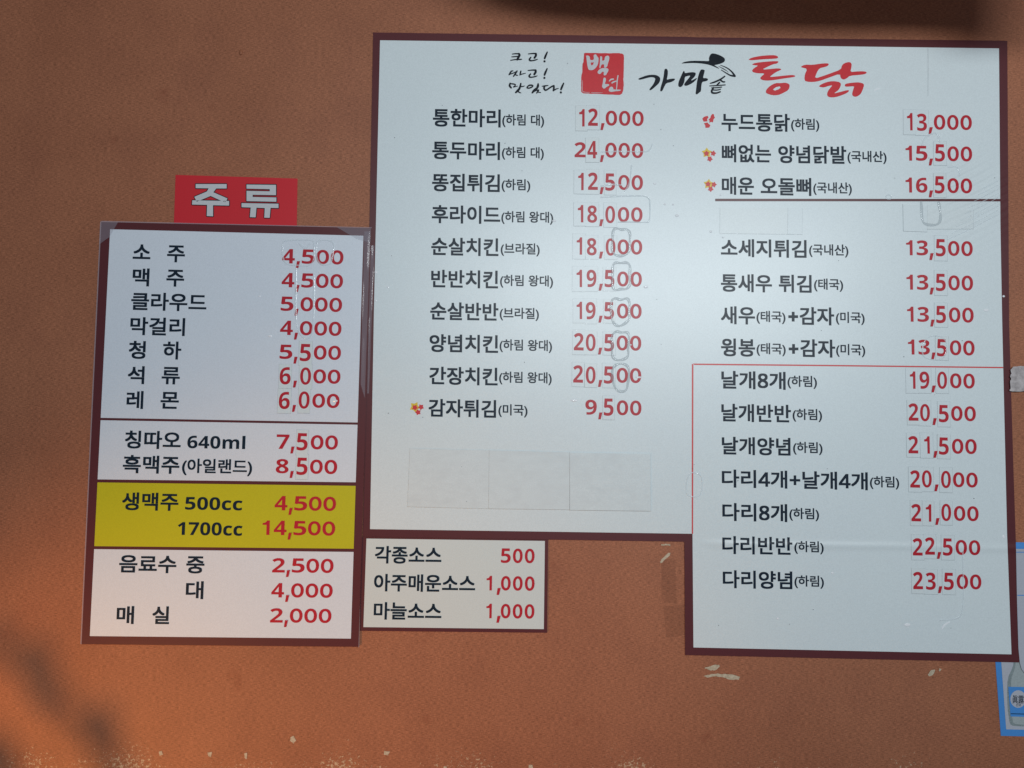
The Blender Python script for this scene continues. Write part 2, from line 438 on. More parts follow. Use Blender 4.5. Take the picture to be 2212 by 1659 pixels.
# ---------------------------------------------------------------- main menu board
DM = 0.003
main = empty('menu_board', (1490, 750), 'large white L-shaped chicken menu board with maroon border and red prices', 'menu board')
outer = [(806, 70), (1480, 79.5), (1507, 80.5), (2176, 88), (2180, 702), (2189.5, 1021), (2194, 1157), (2202, 1431), (1480, 1415), (1478.5, 1170), (1120, 1164.5), (783.5, 1159.5), (792, 800)]
inner = [(821, 87), (1500, 96), (2158, 104.5), (2161, 484), (2165, 702), (2175.5, 1157), (2185, 1413.5), (1498, 1398.6), (1496, 1153), (1150, 1148), (799.3, 1143), (807.7, 676)]
g = G(); g.prism(outer, 0.0, DM); g.build('border', 'maroon', main)
g = G(); g.prism(inner, DM - 0.0005, DM + 0.0003); g.build('white_panel', 'white', main)
D = DM + 0.0003
rowsL = [
 ([('통한마리', 934.8, 1082, 255.4, 38.5), ('(하림 대)', 1084.8, 1175.6, 259.5, 24)], '12,000', 1390.4, 256.2, (3, 4)),
 ([('통두마리', 933.4, 1080.4, 325.7, 38.5), ('(하림 대)', 1084, 1175, 329.7, 24)], '24,000', 1389.5, 325.4, (3,)),
 ([('똥집튀김', 933, 1080, 395.3, 38.5), ('(하림)', 1083.4, 1145.8, 399.2, 24)], '12,500', 1388.9, 394.7, (2, 3, 4)),
 ([('후라이드', 932.5, 1081, 464, 38.5), ('(하림 왕대)', 1082.8, 1195.3, 469, 24)], '18,000', 1388, 464.1, (2, 3, 4)),
 ([('순살치킨', 931.2, 1077.2, 533.6, 38.5), ('(브라질)', 1081.4, 1166.1, 537.6, 24)], '18,000', 1387.4, 534, (2, 3, 4)),
 ([('반반치킨', 931, 1076.4, 603.4, 38.5), ('(하림 왕대)', 1080, 1194.9, 606.6, 24)], '19,500', 1386.6, 603.4, (2, 3, 4)),
 ([('순살반반', 929, 1077, 673.3, 38.5), ('(브라질)', 1079.3, 1164.4, 677, 24)], '19,500', 1386.1, 672.6, (2, 3, 4)),
 ([('양념치킨', 927.4, 1076.4, 742.7, 38.5), ('(하림 왕대)', 1079, 1192.7, 746, 24)], '20,500', 1385.3, 741.6, (2, 3, 4)),
 ([('간장치킨', 927, 1075.5, 812.9, 38.5), ('(하림 왕대)', 1078, 1192, 815.7, 24)], '20,500', 1385.3, 811.6, (2, 3, 4)),
 ([('감자튀김', 925.3, 1072, 882.7, 38.5), ('(미국)', 1076.4, 1139.8, 885.7, 24)], '9,500', 1385.7, 881.7, (2,)),
]
rowsR = [
 ([('누드통닭', 1558.2, 1706.7, 265, 38.5), ('(하림)', 1708.7, 1770, 268.5, 24)], '13,000', 2099.4, 265, (3, 4)),
 ([('뼈없는', 1559, 1666, 332, 38.5), ('양념닭발', 1681, 1828.6, 334.4, 38.5), ('(국내산)', 1830.6, 1915.3, 338.2, 24)], '15,500', 2100, 332.8, (2,)),
 ([('매운', 1559, 1629, 402, 38.5), ('오돌뼈', 1643, 1753, 403.5, 38.5), ('(국내산)', 1756.7, 1840.3, 406, 24)], '16,500', 2100, 401.7, (2,)),
 ([('소세지튀김', 1557, 1742.7, 537, 38.5), ('(국내산)', 1747.7, 1832.9, 540, 24)], '13,500', 2101.3, 537.3, (2,)),
 ([('통새우', 1557, 1668, 612, 38.5), ('튀김', 1682, 1753.6, 613.4, 38.5), ('(태국)', 1758.3, 1821.6, 614.2, 24)], '13,500', 2102, 611.7, (2,)),
 ([('새우', 1557, 1631.3, 681.6, 38.5), ('(태국)', 1634, 1697, 684, 24), ('감자', 1727, 1802.4, 683.5, 38.5), ('(미국)', 1805.6, 1868, 686, 24)], '13,500', 2103.3, 681, (2,)),
 ([('윙봉', 1557.2, 1631.5, 751.2, 38.5), ('(태국)', 1634.2, 1697.5, 753.5, 24), ('감자', 1728.5, 1804.6, 753, 38.5), ('(미국)', 1806, 1869.3, 755.5, 24)], '13,500', 2105.3, 752, (2,)),
 ([('날개8개', 1558, 1697.5, 822, 38.5), ('(하림)', 1701, 1765, 824, 24)], '19,000', 2105.7, 823.4, (2, 3, 4)),
 ([('날개반반', 1558, 1709, 893, 38.5), ('(하림)', 1712, 1776, 895.6, 24)], '20,500', 2108, 894, (2, 3, 4)),
 ([('날개양념', 1559, 1708, 964.4, 38.5), ('(하림)', 1713, 1777, 967, 24)], '21,500', 2109.8, 964.9, (2, 3, 4)),
 ([('다리4개+날개4개', 1559, 1875, 1037, 38.5), ('(하림)', 1879, 1942.6, 1041.2, 24)], '20,000', 2112, 1037.3, (2, 3, 4)),
 ([('다리8개', 1560, 1701, 1107.5, 38.5), ('(하림)', 1705, 1769.5, 1109.8, 24)], '21,000', 2114, 1110, (2, 3, 4)),
 ([('다리반반', 1560, 1712, 1179, 38.5), ('(하림)', 1715.8, 1779.5, 1181.3, 24)], '22,500', 2117.6, 1183.4, (2, 3, 4)),
 ([('다리양념', 1561, 1712, 1252.8, 38.5), ('(하림)', 1716, 1780, 1255.5, 24)], '23,500', 2120, 1257.4, (2, 3, 4)),
]
for segs, pr, R, yc, st in rowsL + rowsR:
    prop(main, segs, D, main_sl)
    price(main, pr, R, yc, D, main_sl, st)
for yy in (683, 752.7):           # plus signs
    g = G(); cx, cy = 1713.5 + (yy > 700) * 0.8, yy + 1
    g.poly([(cx - 10.5, cy - 3), (cx - 3, cy - 3), (cx - 3, cy - 10.5), (cx + 3, cy - 10.5), (cx + 3, cy - 3), (cx + 10.5, cy - 3), (cx + 10.5, cy + 3), (cx + 3, cy + 3), (cx + 3, cy + 10.5), (cx - 3, cy + 10.5), (cx - 3, cy + 3), (cx - 10.5, cy + 3)], D + 0.0004)
    g.build('plus_sign', 'dark', main)
g = G(); g.poly([(1545, 429.2), (1545, 434.6), (2161, 435), (2161, 429.8)], D + 0.0004); g.build('divider_line', 'maroon', main)
g = G()
g.poly([(1494.5, 786), (1498, 787.2), (1497.2, 1153), (1494.3, 1153)], D + 0.0003)
g.poly([(1496.5, 785.2), (1500, 788.4), (1800, 791.2), (2167, 795.4), (2167, 792.6), (1800, 788.2)], D + 0.00036)
g.build('red_frame_line', 'redline', main)
def sheet(name, q, mat, d0, th, parent, **kw):
    g = G(); g.prism(q, d0, d0 + th); o = g.build(name, mat, parent, **kw)
    cu, cv = sum(p[0] for p in q) / 4, sum(p[1] for p in q) / 4
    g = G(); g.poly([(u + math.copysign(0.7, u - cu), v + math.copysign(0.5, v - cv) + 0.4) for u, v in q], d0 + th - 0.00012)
    g.build('paper_edge', 'faint_grey', o); return o
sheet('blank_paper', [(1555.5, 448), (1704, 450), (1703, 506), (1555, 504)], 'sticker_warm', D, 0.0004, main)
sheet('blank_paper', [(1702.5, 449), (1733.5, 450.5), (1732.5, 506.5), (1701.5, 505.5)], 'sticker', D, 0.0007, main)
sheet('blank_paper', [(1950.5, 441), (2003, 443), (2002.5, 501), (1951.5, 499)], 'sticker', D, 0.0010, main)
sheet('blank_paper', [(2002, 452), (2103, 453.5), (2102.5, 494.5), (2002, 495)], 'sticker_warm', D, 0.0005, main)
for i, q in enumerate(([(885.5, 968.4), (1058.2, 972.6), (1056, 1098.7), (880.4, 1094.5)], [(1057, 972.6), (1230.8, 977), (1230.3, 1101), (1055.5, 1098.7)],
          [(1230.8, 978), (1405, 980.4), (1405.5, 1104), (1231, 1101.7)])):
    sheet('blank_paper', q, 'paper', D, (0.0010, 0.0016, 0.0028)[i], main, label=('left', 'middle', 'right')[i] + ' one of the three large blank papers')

# logo: slogan, seal, brush lettering, kettle mark
T1 = lambda p: xf(p, 1080, 97.2, .07324)
slog = [[(365,268,30),(450,258,38),(560,258,45)], [(560,258,60),(575,300,70),(540,370,70),(510,430,60)], [(345,350,28),(420,345,35),(540,335,35)], [(315,453,28),(450,430,35),(600,425,38),(645,420,22)],
 [(615,775,45),(600,840,45),(590,880,40)], [(590,875,35),(680,850,30),(755,833,20)],
 [(385,765,30),(340,770,40),(305,820,50),(270,875,40)], [(290,865,28),(400,825,32),(470,790,32)], [(505,765,40),(460,840,45),(400,920,40)], [(430,860,30),(490,890,35),(525,893,25)],
 [(300,1130,45),(285,1200,60),(330,1260,50)], [(310,1140,35),(400,1150,40),(455,1165,35)], [(455,1170,40),(440,1205,35),(400,1240,30),(520,1212,20)], [(615,1135,45),(600,1210,55),(570,1290,60)], [(600,1230,35),(680,1220,30),(730,1205,18)],
 [(580,1280,60),(530,1340,70),(465,1400,50)], [(530,1365,40),(580,1400,35),(620,1413,22)],
 [(870,1185,45),(940,1185,46),(975,1208,34),(930,1245,42),(860,1270,40),(800,1262,40),(820,1220,40),(870,1185,45)], [(1125,1145,45),(1120,1210,70),(1085,1285,60)], [(1060,1290,60),(1000,1350,70),(955,1405,50)], [(1000,1370,35),(1080,1335,35),(1140,1330,40)], [(1140,1330,45),(1110,1380,45),(1080,1415,35)], [(1110,1385,30),(1200,1403,25)],
 [(1240,1215,20),(1320,1205,40),(1420,1192,25)], [(1320,1210,50),(1300,1270,55),(1330,1325,50),(1380,1320,45),(1500,1240,45),(1580,1200,45)], [(1590,1200,50),(1590,1270,55),(1575,1345,45)], [(1585,1340,40),(1650,1300,35),(1725,1278,20)]]
go = [[(835,262,25),(950,250,35),(1060,250,45)], [(1060,255,60),(1060,310,65),(1020,375,60)], [(910,365,40),(870,420,50),(890,455,45),(950,460,35),(1050,440,35),(1110,418,20)]]
ex = [[(1395,210,40),(1350,310,60),(1320,390,55)], [(1313,478,62),(1317,481,62)]]
slog += go + ex + [[(x - 8, y + 488, q) for x, y, q in s] for s in go] + [[(x - 4, y + 488, q) for x, y, q in s] for s in ex] + [[(x + 483, y + 917, q) for x, y, q in s] for s in ex]
g = G()
for i, s in enumerate(slog): brush(g, T1(s), D + 0.0003 + i * 2.5e-5)
g.build('slogan_lettering', 'black', main)
T2 = lambda p: xf(p, 1242, 102.6, .06835)
g = G(); g.poly(blob(T2([(285,180),(330,168),(700,178),(1100,180),(1400,180),(1500,195),(1545,230),(1550,400),(1545,800),(1530,1000),(1540,1200),(1530,1350),(1490,1450),(1430,1495),(1200,1490),(800,1470),(500,1460),(260,1450),(205,1400),(195,1200),(205,900),(230,750),(240,520),(270,440),(280,300)]), 0.35, 5), D + 0.0004)
seal = g.build('seal_stamp', 'redprint', main)
g = G(); e = D + 0.0008
g.poly(chaikin(T2([(345,265),(380,250),(440,260),(470,300),(478,400),(590,395),(600,320),(585,280),(600,230),(650,210),(685,240),(700,280),(745,320),(745,420),(730,520),(690,600),(620,680),(550,720),(450,712),(420,680),(390,560),(370,400),(362,300)])), e, [T2([(500,475),(600,470),(570,540),(530,572),(505,530)])])
g.poly(chaikin(T2([(805,270),(865,290),(855,430),(935,400),(940,310),(990,262),(1050,255),(1087,290),(1080,400),(1050,470),(1020,600),(975,640),(920,640),(920,525),(850,535),(825,570),(805,650),(785,665),(770,620),(785,520),(790,380),(795,300)])), e)
g.poly(chaikin(T2([(705,775),(760,700),(850,650),(950,648),(1040,660),(1065,710),(1040,770),(1000,830),(990,870),(920,885),(905,850),(915,765),(870,765),(840,790),(800,840),(740,835)])), e + 3e-5)
g.poly(chaikin(T2([(900,960),(940,945),(980,980),(975,1060),(935,1160),(1070,1150),(1085,1200),(1060,1215),(1000,1245),(940,1300),(890,1295),(850,1230),(870,1170),(885,1080)])), e)
g.poly(chaikin(T2([(1065,1370),(1075,1300),(1120,1240),(1180,1240),(1215,1280),(1205,1330),(1450,1330),(1450,1355),(1400,1375),(1250,1385),(1170,1405),(1100,1395)])), e)
for i, s in enumerate([[(1085,1060,30),(1140,1010,45),(1210,1000,45)], [(1170,1120,40),(1230,1085,45),(1310,1060,30)], [(1360,890,35),(1335,1050,35),(1325,1200,28),(1310,1330,25)],
          [(240,1040,8),(235,1300,12),(260,1400,12),(460,1420,10)], [(510,1422,8),(700,1430,12),(870,1428,6)]]): brush(g, T2(s), e + 6e-5 + i * 3e-5)
g.build('seal_lettering', 'sealmark', seal)
T3 = lambda p: xf(p, 1371.6, 102.6, .10741)
g = G(); e = D + 0.0004
g.poly(chaikin(T3([(65,625),(150,590),(250,555),(370,545),(450,560),(505,600),(510,650),(490,710),(430,770),(350,840),(310,862),(285,855),(310,810),(370,740),(405,660),(410,620),(370,598),(300,598),(200,625),(110,648),(75,645)])), e)
g.poly(chaikin(T3([(600,430),(635,425),(662,455),(662,540),(650,600),(638,650),(700,632),(770,622),(812,632),(790,665),(720,700),(630,715),(590,790),(550,875),(520,885),(505,865),(520,790),(560,660),(580,560),(588,470)])), e)
g.poly(chaikin(T3([(985,460),(1000,490),(1003,518),(1100,498),(1180,495),(1225,510),(1222,550),(1190,600),(1120,665),(1160,655),(1250,605),(1240,640),(1160,715),(1060,765),(1010,772),(985,750),(1010,700),(1080,620),(1120,560),(1050,575),(1003,590),(998,680),(960,770),(920,798),(880,790),(868,750),(880,680),(920,590),(955,510)])), e)
g.poly(chaikin(T3([(1330,435),(1400,450),(1405,470),(1380,560),(1370,618),(1430,612),(1475,635),(1460,665),(1420,680),(1350,690),(1335,780),(1330,880),(1290,910),(1250,945),(1218,935),(1225,880),(1245,700),(1270,580),(1300,490)])), e)
for i, s in enumerate([[(1805,580,30),(1720,640,35),(1600,695,35),(1515,720,22)], [(1720,655,35),(1770,690,32),(1805,690,28)], [(1700,705,35),(1650,755,30)], [(1505,772,20),(1650,765,24),(1815,752,22)], [(1545,810,22),(1650,808,24),(1745,795,22)],
          [(1580,810,35),(1545,870,40),(1560,910,40),(1640,915,35),(1715,890,30)], [(1580,855,25),(1660,855,24),(1725,838,20)]]): brush(g, T3(s), e + i * 3e-5)
g.build('logo_lettering', 'black', main)
g = G()
g.poly(chaikin(T3([(935,318),(1000,285),(1150,265),(1350,268),(1480,274),(1492,262),(1487,210),(1510,150),(1545,118),(1600,120),(1700,150),(1790,200),(1815,240),(1800,290),(1740,320),(1650,345),(1590,355),(1640,380),(1700,424),(1680,425),(1600,388),(1500,350),(1380,325),(1200,310),(1050,315),(945,322)])), e)
for i, s in enumerate([[(1720,355,12),(1850,410,22),(1950,490,30),(2005,570,45)], [(1735,450,14),(1830,510,22),(1920,560,30),(2010,575,40)], [(1685,378,8),(1780,430,14),(1850,470,10)], [(1760,410,5),(1830,455,9),(1880,500,5)]]): brush(g, T3(s), e + 1e-4 + i * 3e-5)
g.build('logo_mark', 'black', main)
T4 = lambda p: xf(p, 1603.8, 102.6, .12939)
g = G()
g.poly(chaikin(T4([(100,200),(150,170),(300,140),(450,128),(550,128),(600,155),(590,180),(520,188),(350,195),(200,210),(130,212)])), e)
g.poly(chaikin(T4([(155,280),(220,255),(350,240),(500,228),(590,228),(605,240),(575,270),(520,275),(420,320),(325,370),(450,360),(600,345),(655,362),(630,380),(560,410),(490,460),(450,495),(600,480),(780,460),(860,460),(890,480),(850,495),(700,515),(500,548),(380,553),(310,535),(295,505),(330,470),(380,432),(250,430),(175,412),(158,385),(190,345),(270,300),(190,295)])), e)
g.poly(chaikin(T4([(388,745),(400,700),(460,640),(550,592),(640,595),(710,585),(775,605),(792,640),(770,710),(680,760),(600,795),(500,798),(410,770)])), e, [T4([(510,700),(560,662),(620,648),(638,670),(600,700),(540,720)])])
g.poly(chaikin(T4([(970,322),(1040,285),(1170,290),(1300,270),(1400,262),(1445,270),(1430,305),(1380,325),(1285,345),(1240,420),(1205,520),(1350,475),(1500,420),(1645,365),(1660,300),(1700,260),(1790,238),(1825,270),(1820,330),(1800,410),(1900,400),(2020,395),(2080,410),(2060,440),(1980,455),(1790,470),(1750,510),(1690,540),(1640,510),(1628,435),(1450,500),(1300,555),(1180,578),(1070,570),(1035,545),(1040,450),(1085,355),(1000,335)])), e)
g.poly(chaikin(T4([(1272,645),(1340,600),(1450,565),(1550,562),(1630,580),(1648,620),(1620,690),(1580,730),(1520,770),(1620,745),(1760,708),(1783,720),(1760,750),(1680,790),(1550,832),(1450,832),(1412,800),(1420,740),(1460,680),(1508,628),(1440,640),(1360,668),(1300,660)])), e)
g.poly(chaikin(T4([(1705,625),(1730,602),(1850,585),(1950,580),(2030,605),(2025,660),(1990,750),(1960,790),(1900,825),(1850,815),(1828,780),(1850,700),(1870,645),(1800,650),(1720,655)])), e)
g.build('logo_lettering', 'redprint', main, label='red brush lettering')

# confetti marks
T5 = lambda p: xf(p, 1501.2, 232.2, .11718)
g = G()
for p in ([(135,205),(170,170),(235,152),(250,185),(225,215),(230,255),(160,260)], [(295,150),(320,118),(350,125),(355,160),(370,190),(345,210),(332,275),(300,265),(265,280),(270,240),(250,225),(285,190)], [(165,290),(230,275),(250,300),(285,325),(265,370),(195,375),(190,330)]):
    g.poly(T5(p), e)
g.build('spice_mark', 'redprint', main)
def stars(cy, cr, reds, ry, rr, rot):
    g = G(); g.poly(star(*cy, ry, rot, 0.6), e); y = g.build('star_mark', 'star_yellow', main)
    g = G()
    for i, c in enumerate(reds): g.poly(star(*c, rr, rot + 14 * i, 0.62), e + 0.0003 + i * 3e-5)
    g.build('red_star', 'redprint', y)
stars(T5([(218, 835)])[0], 0, T5([(213, 848), (338, 845), (275, 948)]), 11.5, 6.6, -90)
stars(T5([(252, 1412)])[0], 0, T5([(243, 1412), (350, 1420), (290, 1502)]), 11.5, 6.6, -86)
T6 = lambda p: xf(p, 864, 853.2, .03906)
stars(T6([(820, 665)])[0], 0, T6([(825, 695), (1165, 668), (1000, 955)]), 12.0, 6.8, -62)

g = G(); brush(g, [(1888, 197, 1.0), (1893, 193, 2.6), (1901, 191, 1.2)], D + 0.0012); g.build('film_mark', 'bubble', main)  # highlight painted as a small white stroke on the film
g = G(); brush(g, [(2004.5, 104, 1.2), (2005, 150, 1.4), (2004.5, 207, 1.2)], D + 0.0012); g.build('film_mark', 'faint_grey', main)
g = G(); brush(g, [(2034, 1360, 1.0), (2040, 1350, 4.5), (2052, 1343, 1.5)], D + 0.0012); g.build('film_mark', 'bubble', main)
# ---------------------------------------------------------------- drinks board
DL = 0.0052
left = empty('drinks_board', (480, 940), 'laminated white drinks price board with maroon border and a yellow band', 'price board')
g = G(); g.prism([(219, 479.5), (801, 492.5), (790, 900), (774.5, 1397), (176, 1391.5)], 0.0, DL); g.build('border', 'maroon', left)
def lp(v):      # inner left and right edge of the printed panel at height v
    return 237.9 - (v - 495.2) * (237.9 - 194) / (1374 - 495.2), 785 - (v - 509.2) * 27 / (1379.5 - 509.2)
for i, (vl0, vr0, vl1, vr1, mat) in enumerate(((495.2, 509.2, 902.5, 912.6, 'white_left'), (907.7, 917.5, 1035.5, 1041.8, 'white_left'), (1042, 1049.5, 1179.8, 1185.3, 'yellow'), (1186.2, 1192.3, 1374, 1379.5, 'white_left'))):
    g = G(); g.prism([(lp(vl0)[0], vl0), (lp(vl1)[0], vl1), (lp(vr1)[1], vr1), (lp(vr0)[1], vr0)], DL - 0.0005, DL + 0.0003)
    g.build('price_panel', mat, left, label=('upper white panel with seven drinks', 'narrow white panel with two beers', 'yellow panel with draught beer', 'bottom white panel with soft drinks')[i])
DL += 0.0003
HL = 38.5
rows = [
 ([('소', 286.6, 325.6, 545.3), ('주', 360.7, 400, 547.7)], '4,500', 742, 556.3, ()),
 ([('맥', 286, 323, 599.4), ('주', 359, 398.3, 600.3)], '4,500', 741, 607.8, ()),
 ([('클라우드', 283, 446.6, 652.6)], '5,000', 739, 658.9, ()),
 ([('막걸리', 281, 400, 705.7)], '4,000', 737.7, 710.6, ()),
 ([('청', 277.6, 315, 756.4), ('하', 351.7, 392, 757.5)], '5,500', 736.6, 762.5, (2,)),
 ([('석', 275.5, 312.4, 810.6), ('류', 348.9, 389, 811.3)], '6,000', 735.5, 814, (2, 3)),
 ([('레', 273, 310, 864.3), ('몬', 346.4, 386.8, 864.9)], '6,000', 733.4, 866.4, (2, 3)),
 ([('칭따오', 269.4, 391, 950.8)], '7,500', 730, 956.2, (2,)),
 ([('흑맥주', 265, 388, 1004)], '8,500', 728.4, 1009, (2,)),
 ([('생맥주', 263.3, 385.8, 1084)], '4,500', 725.9, 1088.7, ()),
 ([], '14,500', 724, 1142, ()),
 ([('음료수', 257, 381.5, 1218.8), ('중', 401.9, 442, 1220)], '2,500', 720.5, 1222.7, ()),
 ([('대', 401, 440, 1275.3)], '4,000', 718.7, 1276.4, ()),
 ([('매', 251.5, 289.8, 1329), ('실', 328.5, 366, 1329.6)], '2,000', 716, 1330.7, ()),
]
for segs, pr, R, yc, st in rows:
    if segs: prop(left, [(*s, HL) for s in segs], DL, left_sl)
    price(left, pr, R, yc, DL, left_sl, st, W=27.5, H=31, cell=31.2)
for s, x0, x1, yc, h in (('640ml', 404.7, 530, 955, 29), ('500cc', 400, 523.6, 1088, 28), ('1700cc', 384, 523.6, 1142.5, 28.5)):
    g = G(); sl, ln = left_sl(460, yc)
    letters(g, bold(s), x0, x1, yc, h, DL + 0.0004, sl, ln, wt=0.004, off=0, fit='box'); g.build('menu_lettering', 'dark', left)
prop(left, [('(아일랜드)', 393, 545, 1007.5, 31)], DL, left_sl)

# loose film edge and corner tapes of the lamination
for q in ([(219, 477), (803, 491), (803, 493), (219, 480.5)], [(216.5, 478), (219.3, 481), (177, 1392), (173.5, 1391)], [(775, 1300), (777.5, 1300), (776, 1398), (773.5, 1398)]):
    g = G(); g.prism(q, DL - 0.0012, DL - 0.0004); g.build('film_edge', 'film', left)
def bent(name, quad, mat, d, h, parent, nx=10, ny=10, amp=None):
    """thin clear film lying not quite flat"""
    v = []; f = []; r = random.Random(int(quad[0][0])); a, b = r.uniform(0, 6), r.uniform(0, 6)
    for j in range(ny + 1):
        for i in range(nx + 1):
            s, t = i / nx, j / ny
            u = (quad[0][0] * (1 - s) + quad[3][0] * s) * (1 - t) + (quad[1][0] * (1 - s) + quad[2][0] * s) * t
            w_ = (quad[0][1] * (1 - s) + quad[3][1] * s) * (1 - t) + (quad[1][1] * (1 - s) + quad[2][1] * s) * t
            v.append(P(u, w_, d + h * (0.5 + 0.5 * math.sin(a + 5 * s + 3 * t) * math.sin(b + 9 * t))))
    for j in range(ny):
        for i in range(nx): k = j * (nx + 1) + i; f.append((k, k + nx + 1, k + nx + 2, k + 1))
    return mesh_obj(name, v, f, mat, parent, smooth=True)
bent('corner_tape', [(217, 478), (214, 528), (236, 512), (255, 480)], 'tape', DL + 0.0009, 0.0015, left)
bent('corner_tape', [(728, 491), (770, 516), (800, 524), (801, 493)], 'tape', DL + 0.0009, 0.0015, left)
bent('clear_tape', [(787, 500), (779, 830), (788, 860), (800, 500)], 'tape', DL + 0.0008, 0.0012, left, 8, 60)
bent('clear_tape', [(801, 530), (793, 850), (797, 850), (809, 530)], 'tape', D + 0.0016, 0.0012, main, 6, 60)

# ---------------------------------------------------------------- raised rings of glue under the film, plus pale ridges for light streaks
def ridge(g, pts, wd, h, d, closed=True):
    pts = chaikin(pts, 2, closed); n = len(pts); K = 7; b = len(g.v)
    for i in range(n):
        a = pts[(i - 1) % n] if closed else pts[max(i - 1, 0)]; c = pts[(i + 1) % n] if closed else pts[min(i + 1, n - 1)]
        tx, ty = c[0] - a[0], c[1] - a[1]; l = math.hypot(tx, ty) or 1; nx, ny = -ty / l, tx / l
        ww = wd * (1 + 0.22 * math.sin(i * 0.9 + pts[0][0]))
        for k in range(K):
            s = -1 + 2 * k / (K - 1)
            g.v.append(P(pts[i][0] + nx * s * ww / 2, pts[i][1] + ny * s * ww / 2, d + h * (1 - s * s)))
    for i in range(n if closed else n - 1):
        j = (i + 1) % n
        for k in range(K - 1): g.f.append((b + i * K + k, b + i * K + k + 1, b + j * K + k + 1, b + j * K + k))
def ridge_obj(pts, wd, h, board, d, closed=True):
    g = G(); ridge(g, pts, wd, h, d, closed); g.build('glue_ridge_or_streak', 'ridge' if wd > 5 else 'ridge_thin_lit', board, smooth=True)
A5 = lambda p: [(799.2 + .42316 * x, 486 + .42316 * y) for x, y in p]
A1 = lambda p: [(162 + .358 * x, 345.6 + .358 * y) for x, y in p]
A8 = lambda p: [(1890 + .22777 * x, 162 + .22777 * y) for x, y in p]
A6 = lambda p: [(1188 + .19525 * x, 270 + .19525 * y) for x, y in p]
for p in ([(1240,25),(1262,15),(1285,25),(1310,18),(1330,40),(1325,90),(1325,140),(1290,160),(1250,155),(1235,130),(1238,80)],
          [(1237,215),(1250,190),(1280,195),(1310,190),(1330,205),(1325,270),(1332,300),(1310,330),(1285,325),(1250,335),(1235,310),(1240,260)],
          [(1230,390),(1250,370),(1280,385),(1315,370),(1328,400),(1320,450),(1328,480),(1300,505),(1270,520),(1240,500),(1230,450)],
          [(1230,570),(1255,540),(1285,550),(1315,545),(1325,570),(1315,620),(1322,670),(1290,690),(1250,690),(1232,660),(1238,610)],
          [(1235,730),(1270,705),(1310,712),(1325,740),(1318,800),(1310,850),(1260,850),(1238,800)]):
    ridge_obj(A5(p), 5.5, 0.0012, main, D + 0.0009)
ridge_obj(A6([(560,800),(900,780),(1100,785),(1108,900),(1105,1060),(1080,1080),(900,1070),(750,1075)]), 3, 0.001, main, D + 0.0009, False)
ridge_obj(A6([(560,298),(760,290),(1040,298),(1105,285),(1135,210)]), 3, 0.0008, main, D + 0.0009, False)
ridge_obj(A6([(905,440),(885,640),(825,740)]), 3, 0.0008, main, D + 0.0009, False)
ridge_obj(A6([(560,675),(690,655),(800,665)]), 4, 0.0010, main, D + 0.0009, False)
ridge_obj(A8([(440,1195),(445,1380),(480,1420),(590,1425),(625,1380),(620,1290),(605,1200)]), 5.5, 0.0012, main, D + 0.0012, False)
ridge_obj(A8([(450,670),(470,590),(560,545),(600,560),(615,640)]), 4, 0.0009, main, D + 0.0009, False)
ridge_obj(A8([(690,870),(770,865),(800,890),(805,960)]), 4, 0.0009, main, D + 0.0009, False)
for k in range(9):
    y0 = 1000 + 40 * k; L0 = 150 + 42 * k
    ridge_obj(A8([(1172, y0), (1172 - L0 * 0.5, y0 + 0.27 * L0), (1172 - L0, y0 + 0.50 * L0)]), 1.7, 0.0005, main, D + 0.0006 + k * 1e-5, False)  # added pale ridges that draw the slanted streak reflections
ridge_obj(disc(1920, 425.5, 6, 5, 10), 3, 0.001, main, D + 0.0009)
ridge_obj([(1486, 1020), (1512, 1022), (1518, 1040), (1514, 1072), (1496, 1074), (1480, 1068)], 2.4, 0.0006, main, D + 0.0009)
ridge_obj([(2080, 1190), (2082, 1320), (2070, 1338), (2030, 1340)], 2.4, 0.0006, main, D + 0.0009, False)
ridge_obj([(1990, 760), (2000, 776), (2040, 778), (2048, 740), (2030, 724), (2000, 728)], 3, 0.0007, main, D + 0.0009)
DR = DL + 0.0009
ridge_obj(A1([(1255,630),(1250,500),(1270,482),(1430,480),(1445,500),(1440,640),(1350,636)]), 3.5, 0.0008, left, DR)
ridge_obj(A1([(1455,500),(1480,480),(1550,485),(1565,520),(1550,600),(1540,635),(1460,630)]), 3.5, 0.0008, left, DR)
ridge_obj(A1([(1335,650),(1330,1000),(1375,1080),(1440,1070),(1442,700)]), 4, 0.0008, left, DR, False)
ridge_obj(A1([(1350,500),(1390,540),(1420,500)]), 4, 0.0008, left, DR, False)

def bubbles(board, spots, d):
    g = G()
    for u, v, a, b in spots: dome(g, u, v, a, b, 0.0012, d, 10, 3)
    g.build('air_bubbles', 'bubble', board, smooth=True, kind='stuff')
r = random.Random(8)
bubbles(main, [(*A6([p])[0], a, b) for p, a, b in (((1160,650),4,2), ((1270,877),3,2), ((1363,880),2.5,2), ((1405,1003),4.5,3), ((1780,1180),3,3), ((1888,775),2,2), ((1915,1245),2.5,2), ((45,1060),5,3))] +
        [(1395, 620, 5, 3), (1362, 745, 3, 2), (1380, 815, 8, 2.4), (838, 620, 3, 2), (1240, 865, 8, 3), (2130, 670, 6, 3), (1960, 1350, 7, 4), (1680, 1336, 2.4, 2.4), (1798, 1238, 3, 2.5)] , D)
bubbles(left, [(583, 726, 5, 2.4), (560, 640, 3, 2), (690, 588, 3, 2), (724, 866, 6, 3)] , DL)
bubbles(main, [(812, 588, 3.5, 3), (813, 545, 3, 2), (812, 650, 2.4, 2.2), (2168, 640, 3, 2.4), (2168, 1160, 3, 5)], DM)
g = G()
for k in range(46):
    u, v = r.uniform(830, 2150), r.uniform(120, 1380)
    if v > 1130 and u < 1510: continue
    g.poly(disc(u, v, r.uniform(0.5, 1.2), r.uniform(0.4, 0.9), 6), D + 0.0016)
